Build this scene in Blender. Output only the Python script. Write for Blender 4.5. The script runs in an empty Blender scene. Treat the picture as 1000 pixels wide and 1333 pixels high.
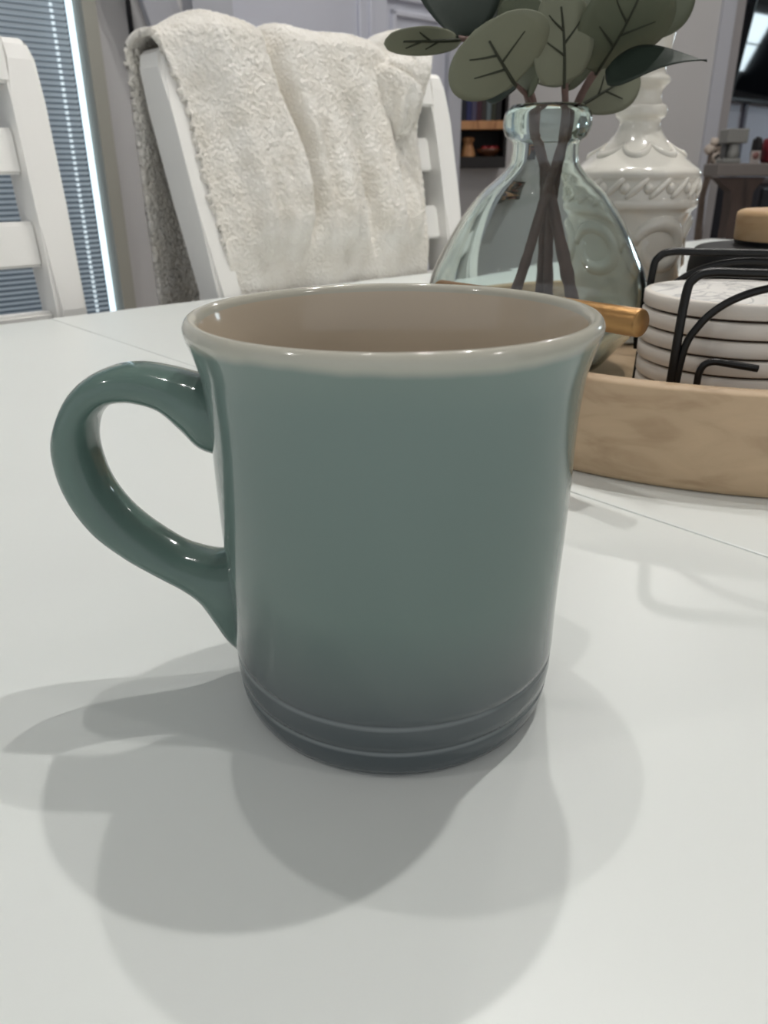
import bpy, bmesh, math, random
import numpy as np
from mathutils import Vector, Matrix, noise

random.seed(7)
SC = bpy.context.scene
COL = SC.collection
PI = math.pi

# ------------------------------------------------------------------ camera
FPX, PITCH, ROLL, HC = 1000.0, math.radians(23.88), math.radians(-0.4), 0.1327
_f = Vector((0, math.cos(PITCH), -math.sin(PITCH)))
_u = Vector((0, math.sin(PITCH), math.cos(PITCH)))
_r = Vector((1, 0, 0))
CR = _r * math.cos(ROLL) + _u * math.sin(ROLL)
CU = -_r * math.sin(ROLL) + _u * math.cos(ROLL)
CF = _f
CP = Vector((0, 0, HC))
cam = bpy.data.cameras.new('camera')
cam_o = bpy.data.objects.new('camera', cam)
COL.objects.link(cam_o)
cam.sensor_fit = 'HORIZONTAL'
cam.sensor_width = 36.0
cam.lens = 36.0
cam.clip_start = 0.01
cam.dof.use_dof = True
cam.dof.focus_distance = 0.24
cam.dof.aperture_fstop = 34
cam_o.matrix_world = Matrix((
    (CR.x, CU.x, -CF.x, CP.x), (CR.y, CU.y, -CF.y, CP.y),
    (CR.z, CU.z, -CF.z, CP.z), (0, 0, 0, 1)))
SC.camera = cam_o

# ------------------------------------------------------------------ world, exposure
W = bpy.data.worlds.new('world')
SC.world = W
W.use_nodes = True
W.node_tree.nodes['Background'].inputs[0].default_value = (0.95, 0.97, 1.0, 1)
W.node_tree.nodes['Background'].inputs[1].default_value = 0.66
SC.view_settings.view_transform = 'Standard'
SC.view_settings.look = 'None'
SC.view_settings.gamma = 1.0
SC.view_settings.use_curve_mapping = False
SC.view_settings.exposure = 0.10

LAMP = 2500.0     # radiance of the small downlight lenses
# first three downlights from mug shadows, rest added fill (x, y, strength factor)
DOWNLIGHTS = [(-0.16, 0.62, 0.42, 'round ceiling downlight left of the table centre'), (0.55, 0.67, 1.0, 'round ceiling downlight over the wooden tray'),
              (0.22, 1.04, 0.78, 'round ceiling downlight nearest the white chairs'), (1.15, 3.0, 1.3, 'added round fill downlight in front of the bookcase wall'),
              (2.9, 4.3, 0.5, 'added round fill downlight in the television room'), (-1.5, -0.4, 0.55, 'added round fill downlight far left of the table'),
              (1.7, -0.6, 0.55, 'added round fill downlight far right of the table')]


# ------------------------------------------------------------------ helpers
def ray(x, y):
    return CR * ((x - 500) / FPX) + CU * ((666.5 - y) / FPX) + CF


def at_y(x, y, Y):
    d = ray(x, y)
    return CP + d * (Y / d.y)


def at_z(x, y, z):
    d = ray(x, y)
    return CP + d * ((z - HC) / d.z)


def at_plane(x, y, p0, nrm):
    d = ray(x, y)
    return CP + d * ((Vector(p0) - CP).dot(nrm) / d.dot(nrm))


A42 = math.radians(42)
UV = Vector((math.cos(A42), math.sin(A42), 0))      # along the table's far edge
NV = Vector((-math.sin(A42), math.cos(A42), 0))     # away across the table


def T(u, n, z):
    return UV * u + NV * n + Vector((0, 0, z))


def S(r, g, b):
    def c(v):
        v /= 255.0
        return v / 12.92 if v <= 0.04045 else ((v + 0.055) / 1.055) ** 2.4
    return (c(r), c(g), c(b), 1)


def mat(name, col, rough=0.5, metal=0.0, bump=0, bscale=50, var=0.0, vscale=8, coat=0.0, spec=0.5, emit=None, estr=0):
    m = bpy.data.materials.new(name)
    m.use_nodes = True
    nt = m.node_tree
    b = nt.nodes['Principled BSDF']
    b.inputs['Base Color'].default_value = col
    b.inputs['Roughness'].default_value = rough
    b.inputs['Metallic'].default_value = metal
    b.inputs['Specular IOR Level'].default_value = spec
    if coat:
        b.inputs['Coat Weight'].default_value = coat
        b.inputs['Coat Roughness'].default_value = 0.05
    tc = nt.nodes.new('ShaderNodeTexCoord')
    if var:
        n = nt.nodes.new('ShaderNodeTexNoise')
        n.inputs['Scale'].default_value = vscale
        n.inputs['Detail'].default_value = 4
        nt.links.new(tc.outputs['Object'], n.inputs['Vector'])
        mx = nt.nodes.new('ShaderNodeMix')
        mx.data_type = 'RGBA'
        mx.inputs[6].default_value = tuple(c * (1 - var) for c in col[:3]) + (1,)
        mx.inputs[7].default_value = tuple(min(1, c * (1 + var)) for c in col[:3]) + (1,)
        nt.links.new(n.outputs['Fac'], mx.inputs[0])
        nt.links.new(mx.outputs[2], b.inputs['Base Color'])
    if bump:
        n = nt.nodes.new('ShaderNodeTexNoise')
        n.inputs['Scale'].default_value = bscale
        n.inputs['Detail'].default_value = 5
        nt.links.new(tc.outputs['Object'], n.inputs['Vector'])
        bp = nt.nodes.new('ShaderNodeBump')
        bp.inputs['Strength'].default_value = bump
        bp.inputs['Distance'].default_value = 0.002
        nt.links.new(n.outputs['Fac'], bp.inputs['Height'])
        nt.links.new(bp.outputs['Normal'], b.inputs['Normal'])
    if emit:
        b.inputs['Emission Color'].default_value = emit
        b.inputs['Emission Strength'].default_value = estr
    return m


def ramp_node(nt, stops):
    r = nt.nodes.new('ShaderNodeValToRGB')
    e = r.color_ramp.elements
    while len(e) > 1:
        e.remove(e[-1])
    e[0].position, e[0].color = stops[0]
    for p, c in stops[1:]:
        k = e.new(p)
        k.color = c
    return r


def mesh_obj(name, verts, faces, m=None, parent=None, smooth=False, kind=None):
    me = bpy.data.meshes.new(name)
    me.from_pydata([tuple(v) for v in verts], [], faces)
    me.update()
    if smooth:
        me.polygons.foreach_set('use_smooth', [True] * len(me.polygons))
    o = bpy.data.objects.new(name, me)
    COL.objects.link(o)
    if m:
        me.materials.append(m)
    if parent:
        o.parent = parent
    if kind:
        o['kind'] = kind
    return o


def bm_obj(name, bm, m=None, parent=None, smooth=False, kind=None):
    bmesh.ops.recalc_face_normals(bm, faces=bm.faces[:])
    me = bpy.data.meshes.new(name)
    bm.to_mesh(me)
    bm.free()
    if smooth:
        me.polygons.foreach_set('use_smooth', [True] * len(me.polygons))
    o = bpy.data.objects.new(name, me)
    COL.objects.link(o)
    if m:
        me.materials.append(m)
    if parent:
        o.parent = parent
    if kind:
        o['kind'] = kind
    return o


def tag(o, label, cat, group=None):
    o['label'] = label
    o['category'] = cat
    if group:
        o['group'] = group
    return o


def thing(name, label, cat, loc=(0, 0, 0), group=None):
    o = bpy.data.objects.new(name, None)
    COL.objects.link(o)
    o.location = loc
    o.empty_display_size = 0.02
    return tag(o, label, cat, group)


def box_bm(bm, o, ax, ay, az, bev=0.0):
    """box from corner o along three vectors"""
    o, ax, ay, az = map(Vector, (o, ax, ay, az))
    vs = [bm.verts.new(o + ax * i + ay * j + az * k) for k in (0, 1) for j in (0, 1) for i in (0, 1)]
    fs = [(0, 1, 3, 2), (4, 6, 7, 5), (0, 4, 5, 1), (2, 3, 7, 6), (0, 2, 6, 4), (1, 5, 7, 3)]
    ff = [bm.faces.new([vs[i] for i in f]) for f in fs]
    if bev:
        es = set(e for f in ff for e in f.edges)
        bmesh.ops.bevel(bm, geom=list(es), offset=bev, segments=2, affect='EDGES', profile=0.5)


def box(name, o, ax, ay, az, m, parent=None, bev=0.0, kind=None):
    bm = bmesh.new()
    box_bm(bm, o, ax, ay, az, bev)
    return bm_obj(name, bm, m, parent, kind=kind)


def unbox(name, u0, u1, n0, n1, z0, z1, m, parent=None, bev=0.0, kind=None):
    return box(name, T(u0, n0, z0), UV * (u1 - u0), NV * (n1 - n0), (0, 0, z1 - z0), m, parent, bev, kind)


def xbox(name, x0, x1, y0, y1, z0, z1, m, parent=None, bev=0.0, kind=None):
    return box(name, (x0, y0, z0), (x1 - x0, 0, 0), (0, y1 - y0, 0), (0, 0, z1 - z0), m, parent, bev, kind)


def lathe(name, prof, m, parent=None, seg=96, smooth=True, loc=(0, 0, 0), closed=False):
    """prof: list of (r, z); a closed profile makes a ring"""
    vs, fs, n = [], [], len(prof)
    idx = []
    for r, z in prof:
        if r < 1e-6:
            idx.append([len(vs)] * seg)
            vs.append((loc[0], loc[1], loc[2] + z))
        else:
            idx.append(list(range(len(vs), len(vs) + seg)))
            for k in range(seg):
                a = 2 * PI * k / seg
                vs.append((loc[0] + r * math.cos(a), loc[1] + r * math.sin(a), loc[2] + z))
    for i in range(n if closed else n - 1):
        a, b = idx[i], idx[(i + 1) % n]
        for k in range(seg):
            q = [a[k], a[(k + 1) % seg], b[(k + 1) % seg], b[k]]
            q = list(dict.fromkeys(q))
            if len(q) > 2:
                fs.append(q)
    return mesh_obj(name, vs, fs, m, parent, smooth)


def spline(pts, sub=8, closed=False):
    """Catmull-Rom through points (tuples of any length)"""
    P = [np.array(p, float) for p in pts]
    out = []
    n = len(P)
    rng = range(n) if closed else range(n - 1)
    for i in rng:
        if closed:
            p0, p1, p2, p3 = P[i - 1], P[i], P[(i + 1) % n], P[(i + 2) % n]
        else:
            p1, p2 = P[i], P[i + 1]
            p0 = P[i - 1] if i > 0 else 2 * p1 - p2
            p3 = P[i + 2] if i + 2 < n else 2 * p2 - p1
        for k in range(sub):
            t = k / sub
            out.append(0.5 * ((2 * p1) + (-p0 + p2) * t + (2 * p0 - 5 * p1 + 4 * p2 - p3) * t * t + (-p0 + 3 * p1 - 3 * p2 + p3) * t ** 3))
    if not closed:
        out.append(P[-1])
    return out


def tube_geo(pts, rad, seg=10, cap=True):
    P = [Vector(p[:3]) for p in pts]
    rs = rad if isinstance(rad, (list, tuple)) else [rad] * len(P)
    vs, fs = [], []
    prev = None
    for i, p in enumerate(P):
        t = (P[min(i + 1, len(P) - 1)] - P[max(i - 1, 0)]).normalized()
        if prev is None:
            a = Vector((0, 0, 1)) if abs(t.z) < 0.9 else Vector((1, 0, 0))
            x = (a - t * a.dot(t)).normalized()
        else:
            x = (prev - t * prev.dot(t)).normalized()
        prev = x
        y = t.cross(x)
        for k in range(seg):
            an = 2 * PI * k / seg
            vs.append(p + (x * math.cos(an) + y * math.sin(an)) * rs[i])
    for i in range(len(P) - 1):
        for k in range(seg):
            a, b = i * seg + k, i * seg + (k + 1) % seg
            fs.append((a, b, b + seg, a + seg))
    if cap:
        fs.append(tuple(reversed(range(seg))))
        fs.append(tuple(range((len(P) - 1) * seg, len(P) * seg)))
    return vs, fs


def tube(name, pts, rad, m, parent=None, seg=10):
    v, f = tube_geo(pts, rad, seg)
    return mesh_obj(name, v, f, m, parent, True)


def ball_geo(c, r, seg=10, rings=6, sq=(1, 1, 1)):
    bm = bmesh.new()
    bmesh.ops.create_uvsphere(bm, u_segments=seg, v_segments=rings, radius=r)
    for v in bm.verts:
        v.co = Vector((v.co.x * sq[0] + c[0], v.co.y * sq[1] + c[1], v.co.z * sq[2] + c[2]))
    return bm


# ------------------------------------------------------------------ materials
M_table = mat('table_white', S(231, 235, 232), 0.38, bump=0.015, bscale=14, var=0.015, vscale=5)
M_white = mat('chair_white', S(240, 239, 235), 0.42, bump=0.03, bscale=30, var=0.02)
M_wall = mat('wall_grey', S(196, 195, 195), 0.85, bump=0.12, bscale=160)
M_wall2 = mat('wall_cool', S(196, 200, 212), 0.85, bump=0.12, bscale=160)
M_door = mat('door_white', S(205, 207, 218), 0.5, bump=0.03, bscale=40)
M_trim = mat('trim_grey', S(186, 188, 196), 0.6, bump=0.02)
M_trim2 = mat('trim_warm', S(160, 157, 158), 0.6, bump=0.02)
M_ceil = mat('ceiling_white', S(235, 235, 233), 0.9, bump=0.05, bscale=90)
M_floor = mat('floor_wood', S(140, 120, 100), 0.5, bump=0.05, bscale=20, var=0.2, vscale=3)
M_tan = mat('door_frame_tan', S(166, 165, 155), 0.6, bump=0.02)
M_black = mat('black_metal', S(9, 9, 10), 0.36, spec=0.4, bump=0.03, bscale=300)
M_gold = mat('brushed_gold', S(160, 123, 78), 0.38, metal=0.85, bump=0.06, bscale=400)
M_stem = mat('stem_brown', S(112, 90, 84), 0.7, bump=0.4, bscale=220, var=0.3, vscale=90)
M_dark = mat('dark_plastic', S(16, 19, 24), 0.35)
M_lens = mat('lamp_lens', (1, 1, 1, 1), 0.5, emit=(1.0, 0.97, 0.93, 1), estr=LAMP)


def mat_wood(name, c1, c2, rough, scale, stretch=(1, 1, 12), rot=(0, 0, 0)):
    m = mat(name, c1, rough)
    nt = m.node_tree
    b = nt.nodes['Principled BSDF']
    tc = nt.nodes['Texture Coordinate']
    mp = nt.nodes.new('ShaderNodeMapping')
    mp.inputs['Scale'].default_value = stretch
    mp.inputs['Rotation'].default_value = rot
    n = nt.nodes.new('ShaderNodeTexNoise')
    n.inputs['Scale'].default_value = scale
    n.inputs['Detail'].default_value = 7
    n.inputs['Distortion'].default_value = 0.8
    r = ramp_node(nt, [(0.28, c2), (0.5, c1), (0.75, tuple(min(1, x * 1.12) for x in c1[:3]) + (1,))])
    nt.links.new(tc.outputs['Object'], mp.inputs['Vector'])
    nt.links.new(mp.outputs[0], n.inputs['Vector'])
    nt.links.new(n.outputs['Fac'], r.inputs[0])
    nt.links.new(r.outputs[0], b.inputs['Base Color'])
    bp = nt.nodes.new('ShaderNodeBump')
    bp.inputs['Strength'].default_value = 0.08
    bp.inputs['Distance'].default_value = 0.001
    nt.links.new(n.outputs['Fac'], bp.inputs['Height'])
    nt.links.new(bp.outputs[0], b.inputs['Normal'])
    return m


M_tray = mat_wood('tray_wood', S(190, 165, 134), S(166, 140, 110), 0.55, 26, (1, 1, 3))
M_lid = mat_wood('lid_wood', S(202, 170, 130), S(180, 142, 100), 0.55, 12, (1, 1, 8))
M_shelf = mat_wood('shelf_wood', S(190, 140, 96), S(150, 100, 62), 0.6, 8, (6, 1, 1))
M_brown = mat_wood('dark_wood', S(74, 60, 54), S(48, 38, 34), 0.6, 6, (6, 6, 1))

# mug glaze: colour follows height on the pot itself (sea green running into slate at the foot)
M_mug = mat('mug_glaze', S(110, 130, 124), 0.10)
_nt = M_mug.node_tree
_b = _nt.nodes['Principled BSDF']
_tc = _nt.nodes['Texture Coordinate']
_sp = _nt.nodes.new('ShaderNodeSeparateXYZ')
_no = _nt.nodes.new('ShaderNodeTexNoise')
_no.inputs['Scale'].default_value = 30
_no.inputs['Detail'].default_value = 3
_ma = _nt.nodes.new('ShaderNodeMath')
_ma.operation = 'MULTIPLY_ADD'
_ma.inputs[1].default_value = 0.004
_mb = _nt.nodes.new('ShaderNodeMath')
_mb.operation = 'MULTIPLY'
_mb.inputs[1].default_value = 1 / 0.115
_rp = ramp_node(_nt, [(0.0, S(70, 78, 82)), (0.10, S(76, 84, 87)), (0.17, S(88, 95, 97)), (0.25, S(97, 108, 106)),
                      (0.40, S(104, 122, 116)), (0.80, S(112, 130, 125)), (0.872, S(118, 135, 129)), (0.888, S(176, 176, 164)), (1.0, S(214, 204, 188))])
_nt.links.new(_tc.outputs['Object'], _sp.inputs[0])
_nt.links.new(_tc.outputs['Object'], _no.inputs['Vector'])
_nt.links.new(_no.outputs['Fac'], _ma.inputs[0])
_nt.links.new(_sp.outputs['Z'], _ma.inputs[2])
_nt.links.new(_ma.outputs[0], _mb.inputs[0])
_nt.links.new(_mb.outputs[0], _rp.inputs[0])
_md = _nt.nodes.new('ShaderNodeMath')
_md.operation = 'MULTIPLY'
_md.inputs[1].default_value = 1 / 0.02
_ln = ramp_node(_nt, [(0.0, (0, 0, 0, 1)), (0.395, (0, 0, 0, 1)), (0.42, (1, 1, 1, 1)), (0.445, (0, 0, 0, 1)), (0.77, (0, 0, 0, 1)), (0.80, (1, 1, 1, 1)), (0.83, (0, 0, 0, 1))])
_mm = _nt.nodes.new('ShaderNodeMix')
_mm.data_type = 'RGBA'
_mm.inputs[7].default_value = S(118, 126, 126)
_nt.links.new(_sp.outputs['Z'], _md.inputs[0])
_nt.links.new(_md.outputs[0], _ln.inputs[0])
_nt.links.new(_ln.outputs[0], _mm.inputs[0])
_nt.links.new(_rp.outputs[0], _mm.inputs[6])
_nt.links.new(_mm.outputs[2], _b.inputs['Base Color'])
M_mugin = mat('mug_inside', S(190, 177, 158), 0.12, var=0.02)
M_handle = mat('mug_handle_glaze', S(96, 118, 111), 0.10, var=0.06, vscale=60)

# green tinted glass
M_glass = bpy.data.materials.new('vase_glass')
M_glass.use_nodes = True
_nt = M_glass.node_tree
_b = _nt.nodes['Principled BSDF']
_b.inputs['Base Color'].default_value = (0.93, 0.975, 0.965, 1)
_b.inputs['Roughness'].default_value = 0.02
_b.inputs['IOR'].default_value = 1.45
_b.inputs['Transmission Weight'].default_value = 1.0
_va = _nt.nodes.new('ShaderNodeVolumeAbsorption')
_va.inputs['Color'].default_value = (0.55, 0.74, 0.72, 1)
_va.inputs['Density'].default_value = 42.0
_nt.links.new(_va.outputs[0], _nt.nodes['Material Output'].inputs['Volume'])
_tcn = _nt.nodes.new('ShaderNodeTexCoord')
_n2 = _nt.nodes.new('ShaderNodeTexNoise')
_n2.inputs['Scale'].default_value = 16
_n2.inputs['Detail'].default_value = 1
_bp = _nt.nodes.new('ShaderNodeBump')
_bp.inputs['Strength'].default_value = 0.25
_bp.inputs['Distance'].default_value = 0.004
_nt.links.new(_tcn.outputs['Object'], _n2.inputs['Vector'])
_nt.links.new(_n2.outputs['Fac'], _bp.inputs['Height'])
_nt.links.new(_bp.outputs[0], _b.inputs['Normal'])

M_ceramic = mat('white_ceramic', S(235, 232, 222), 0.12, coat=0.5, var=0.02)

# sherpa throw
M_throw = bpy.data.materials.new('cream_sherpa')
M_throw.use_nodes = True
_nt = M_throw.node_tree
_b = _nt.nodes['Principled BSDF']
_b.inputs['Roughness'].default_value = 0.95
_b.inputs['Sheen Weight'].default_value = 0.35
_b.inputs['Sheen Roughness'].default_value = 0.5
_tcn = _nt.nodes.new('ShaderNodeTexCoord')
_v = _nt.nodes.new('ShaderNodeTexVoronoi')
_v.inputs['Scale'].default_value = 260
_n2 = _nt.nodes.new('ShaderNodeTexNoise')
_n2.inputs['Scale'].default_value = 300
_n2.inputs['Detail'].default_value = 4
_n3 = _nt.nodes.new('ShaderNodeTexNoise')
_n3.inputs['Scale'].default_value = 26
_n3.inputs['Detail'].default_value = 5
_rp = ramp_node(_nt, [(0.3, S(224, 219, 208)), (0.7, S(244, 241, 234))])
_ad = _nt.nodes.new('ShaderNodeMath')
_ad.operation = 'SUBTRACT'
_bp = _nt.nodes.new('ShaderNodeBump')
_bp.inputs['Strength'].default_value = 0.55
_bp.inputs['Distance'].default_value = 0.003
for _x in (_v, _n2, _n3):
    _nt.links.new(_tcn.outputs['Object'], _x.inputs['Vector'])
_nt.links.new(_n2.outputs['Fac'], _ad.inputs[0])
_nt.links.new(_v.outputs['Distance'], _ad.inputs[1])
_nt.links.new(_ad.outputs[0], _bp.inputs['Height'])
_nt.links.new(_bp.outputs[0], _b.inputs['Normal'])
_nt.links.new(_n3.outputs['Fac'], _rp.inputs[0])
_nt.links.new(_rp.outputs[0], _b.inputs['Base Color'])

# ------------------------------------------------------------------ room shell
ZF, ZC = -0.75, 1.75
NW = 1.75                      # back wall distance across the table


def u_at(px, py, n=NW):
    p = at_plane(px, py, T(0, n, 0), NV)
    return p.dot(UV)


def z_at(px, py, n=NW):
    return at_plane(px, py, T(0, n, 0), NV).z


xbox('floor', -3.5, 7.5, -2.0, 10.0, ZF - 0.05, ZF, M_floor, kind='structure')
xbox('ceiling', -3.5, 7.5, -2.0, 10.0, ZC, ZC + 0.05, M_ceil, kind='structure')
UD0, UD1 = -1.15, u_at(130, 200)            # sliding door glass range
UE = u_at(597, 165) - 0.045                         # end of this wall
UF = u_at(147, 200)
wb = unbox('wall_back', UF, UE, NW, NW + 0.12, ZF, ZC, M_wall, kind='structure')
unbox('wall_left', -2.6, UD0 - 0.05, NW, NW + 0.12, ZF, ZC, M_wall, kind='structure')

# sliding door with blinds between its panes
dz0, dz1 = ZF + 0.06, ZF + 2.05
d1 = unbox('door_1', UD1, UF, NW - 0.015, NW + 0.05, ZF, dz1 + 0.06, M_tan, kind='structure')
unbox('door_frame', UD0 - 0.05, UD0, NW - 0.015, NW + 0.05, ZF, dz1 + 0.06, M_tan, d1)
unbox('door_frame', UD0, UD1, NW - 0.015, NW + 0.05, dz1, dz1 + 0.06, M_tan, d1)
unbox('door_frame', UD0, UD1, NW - 0.015, NW + 0.05, ZF, dz0, M_tan, d1)
unbox('wall_header', UD0 - 0.05, UF, NW, NW + 0.12, dz1 + 0.06, ZC, M_wall, wb)
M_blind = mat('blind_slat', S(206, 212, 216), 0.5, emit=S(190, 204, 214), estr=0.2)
M_day = mat('daylight_strip', (0.8, 0.9, 1, 1), 0.5, emit=(0.72, 0.9, 1.0, 1), estr=1.6)
M_backp = mat('outdoor_dusk', S(92, 102, 112), 0.9, emit=S(150, 165, 178), estr=0.10)
unbox('outer_pane', UD0, UD1 - 0.012, NW + 0.034, NW + 0.044, dz0, dz1, M_backp, d1)
unbox('daylight_gap', UD1 - 0.0135, UD1, NW + 0.034, NW + 0.044, dz0, dz1, M_day, d1)
# slats: one mesh shared by every slat
pitch = 0.0105
slat_mesh = None
ns = int((dz1 - dz0) / pitch)
sl_first = None
for k in range(ns):
    z = dz0 + pitch * (k + 0.5)
    if not (-0.45 < z < 0.75):
        continue
    if slat_mesh is None:
        bm = bmesh.new()
        prev = None
        for j in range(4):
            t = j / 3
            y = (t - 0.5) * 0.0105
            zz = -(t - 0.5) * 0.0066 + 0.0009 * math.sin(PI * t)
            a = bm.verts.new(UV * 0.0 + NV * y + Vector((0, 0, zz)))
            b = bm.verts.new(UV * (UD1 - 0.022 - UD0 - 0.004) + NV * y + Vector((0, 0, zz)))
            if prev:
                bm.faces.new((prev[0], prev[1], b, a))
            prev = (a, b)
        o = bm_obj('slat', bm, M_blind, d1)
        slat_mesh = o.data
    else:
        o = bpy.data.objects.new('slat', slat_mesh)
        COL.objects.link(o)
        o.parent = d1
    o.location = T(UD0 + 0.004, NW + 0.018, z)
# the lower and upper rest of the blind, out of view
# ladder cord with beads of light
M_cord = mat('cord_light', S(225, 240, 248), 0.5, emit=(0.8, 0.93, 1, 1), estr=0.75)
uc = u_at(97, 200)
bm = bmesh.new()
z = -0.45
while z < 0.75:
    box_bm(bm, T(uc - 0.0026, NW + 0.004, z + pitch * 0.25), UV * 0.0052, NV * 0.004, (0, 0, pitch * 0.5))
    z += pitch
bm_obj('ladder_cord', bm, M_cord, d1)
pane_m = mat('door_glass', (1, 1, 1, 1), 0.0)
pane_m.node_tree.nodes['Principled BSDF'].inputs['Transmission Weight'].default_value = 1
pane_m.node_tree.nodes['Principled BSDF'].inputs['IOR'].default_value = 1.02
unbox('inner_pane', UD0, UD1, NW - 0.004, NW - 0.001, dz0, dz1, pane_m, d1)

# panelled white doors further along the wall
ua, ub, uc2, ud, ue, ug = [u_at(x, 40) for x in (240, 291, 455, 468, 491, 586)]
d2 = unbox('door_2', ub, UE - 0.03, NW - 0.03, NW - 0.001, ZF, ZF + 2.05, M_door, kind='structure')
unbox('trim_1', ua, ub, NW - 0.045, NW - 0.001, ZF, ZF + 2.12, M_trim, kind='structure')
unbox('trim_2', UE - 0.05, UE + 0.001, NW - 0.05, NW + 0.121, ZF, ZC, M_trim, kind='structure')
unbox('center_stile', uc2, ue, NW - 0.042, NW - 0.03, ZF, ZF + 2.05, M_door, d2, 0.004)
unbox('panel_bead', ud - 0.006, ud + 0.006, NW - 0.05, NW - 0.042, ZF, ZF + 2.05, M_door, d2, 0.003)
zt = z_at(530, 8)
zr = zt - 0.95
unbox('top_rail', ue, UE - 0.05, NW - 0.042, NW - 0.03, zt, zt + 0.12, M_door, d2, 0.004)
unbox('right_stile', ug, UE - 0.05, NW - 0.042, NW - 0.03, ZF, ZF + 2.05, M_door, d2, 0.004)
bm = bmesh.new()
for (a, b, c, d) in ((ue + 0.02, ue + 0.034, zr, zt - 0.02), (ug - 0.034, ug - 0.02, zr, zt - 0.02)):
    box_bm(bm, T(a, NW - 0.04, c), UV * (b - a), NV * 0.012, (0, 0, d - c), 0.003)
box_bm(bm, T(ue + 0.02, NW - 0.04, zt - 0.034), UV * (ug - ue - 0.04), NV * 0.012, (0, 0, 0.014), 0.003)
bm_obj('panel_molding', bm, M_door, d2)
unbox('raised_panel', ue + 0.06, ug - 0.06, NW - 0.04, NW - 0.03, zr, zt - 0.07, M_door, d2, 0.006)
# dark gap and boards leaning beside the sliding door
M_gap = mat('dark_gap', S(40, 40, 44), 0.8)
u1 = u_at(168, 20)
unbox('trim_3', u1 - 0.005, u1 + 0.005, NW - 0.004, NW + 0.001, ZF, ZC, M_gap, kind='structure')
M_board = mat('leaning_board', S(170, 171, 178), 0.6, bump=0.03)
for (xa, ya, xb, yb, w, dn, lab) in ((183, 0, 200, 48, 0.060, 0.11, 'pale grey board leaning on the wall nearest the sliding door'),
                                     (201, 0, 217, 45, 0.05, 0.05, 'narrow grey board leaning on the wall beside the white door trim')):
    ua_, za_ = u_at(xa, ya, NW - dn), z_at(xa, ya, NW - dn)
    ub_, zb_ = u_at(xb, yb, NW - dn), z_at(xb, yb, NW - dn)
    k = (ub_ - ua_) / (zb_ - za_)
    top, bot = za_ + 0.5, ZF
    p0 = T(ua_ + k * (bot - za_), NW - dn - 0.02, bot)
    p1 = T(ua_ + k * (top - za_), NW - dn - 0.001, top)
    o = box('leaning_board', p0, UV * w, NV * 0.018, p1 - p0, M_board, None, 0.002)
    tag(o, lab, 'board')

# far wall beyond the dining room, and the TV room behind it
YF = 4.2
pL, pR = at_y(560, 150, YF), at_y(919, 150, YF)
xbox('wall_hall', -2.0, pR.x, YF, YF + 0.10, ZF, ZC, M_wall, kind='structure')
pm, pe = at_y(936, 150, YF), at_y(950, 150, YF)
xbox('trim_4', pR.x, pm.x, YF - 0.02, YF + 0.12, ZF, ZC, M_trim, kind='structure')
xbox('trim_5', pm.x, pe.x, YF + 0.01, YF + 0.14, ZF, ZC, M_trim2, kind='structure')
DTV = 5.0
TV_TILT = math.radians(7)
WIN = (5.9, 0.865)
ptv = CP + ray(960, 133) * DTV
NTV = ptv.dot(NV)


def tv_at(px, py, dn=0.0):
    return at_plane(px, py, T(0, NTV - dn, 0), NV)


ut = ptv.dot(UV)
unbox('wall_right', ut - 1.2, ut + 3.0, NTV, NTV + 0.1, ZF, ZC, M_wall2, kind='structure')

# ------------------------------------------------------------------ ceiling downlights
M_ring = mat('lamp_ring', S(240, 240, 238), 0.4)
for x, y, k, nm in DOWNLIGHTS:
    d = thing('downlight', nm, 'light', (x, y, ZC), 'ceiling downlights')
    lathe('trim_ring', [(0.019, -0.001), (0.050, -0.001), (0.052, -0.006), (0.026, -0.010), (0.019, -0.006)], M_ring, d, 40, closed=True)
    ml = M_lens.copy()
    ml.node_tree.nodes['Principled BSDF'].inputs['Emission Strength'].default_value = LAMP * k
    lathe('lens', [(0.0, -0.006), (0.018, -0.006), (0.018, -0.003), (0.0, -0.003)], ml, d, 32)

# ------------------------------------------------------------------ table
NE = 0.806                                  # far edge
NN = NE - 1.06
US1, US2 = 0.2775, 0.735
UL, UR = -0.62, 1.66
TH = 0.028
tb = thing('dining_table', 'large white dining table with two leaf seams carrying the mug and tray', 'table', T(0.5, 0.28, ZF))


def tpart(name, *a, **k):
    o = unbox(name, *a, **k)
    o.parent = tb
    o.matrix_parent_inverse = Matrix.Translation(-Vector(tb.location))
    return o


g = 0.00012
tpart('tabletop_board', UL, US1 - g, NN, NE, -TH, 0, M_table, bev=0.0005)
tpart('tabletop_board', US1 + g, US2 - g, NN, NE, -TH, 0.0003, M_table, bev=0.0005)
tpart('tabletop_board', US2 + g, UR, NN, NE, -TH, 0, M_table, bev=0.0005)
tpart('apron', UL + 0.08, UR - 0.08, NE - 0.10, NE - 0.08, -0.12, -TH, M_white)
tpart('apron', UL + 0.08, UR - 0.08, NN + 0.08, NN + 0.10, -0.12, -TH, M_white)
tpart('apron', UL + 0.08, UL + 0.10, NN + 0.10, NE - 0.10, -0.12, -TH, M_white)
tpart('apron', UR - 0.10, UR - 0.08, NN + 0.10, NE - 0.10, -0.12, -TH, M_white)
for a in (UL + 0.07, UR - 0.15):
    for b in (NN + 0.07, NE - 0.15):
        tpart('leg', a, a + 0.08, b, b + 0.08, ZF, -TH, M_white, bev=0.006)

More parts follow.
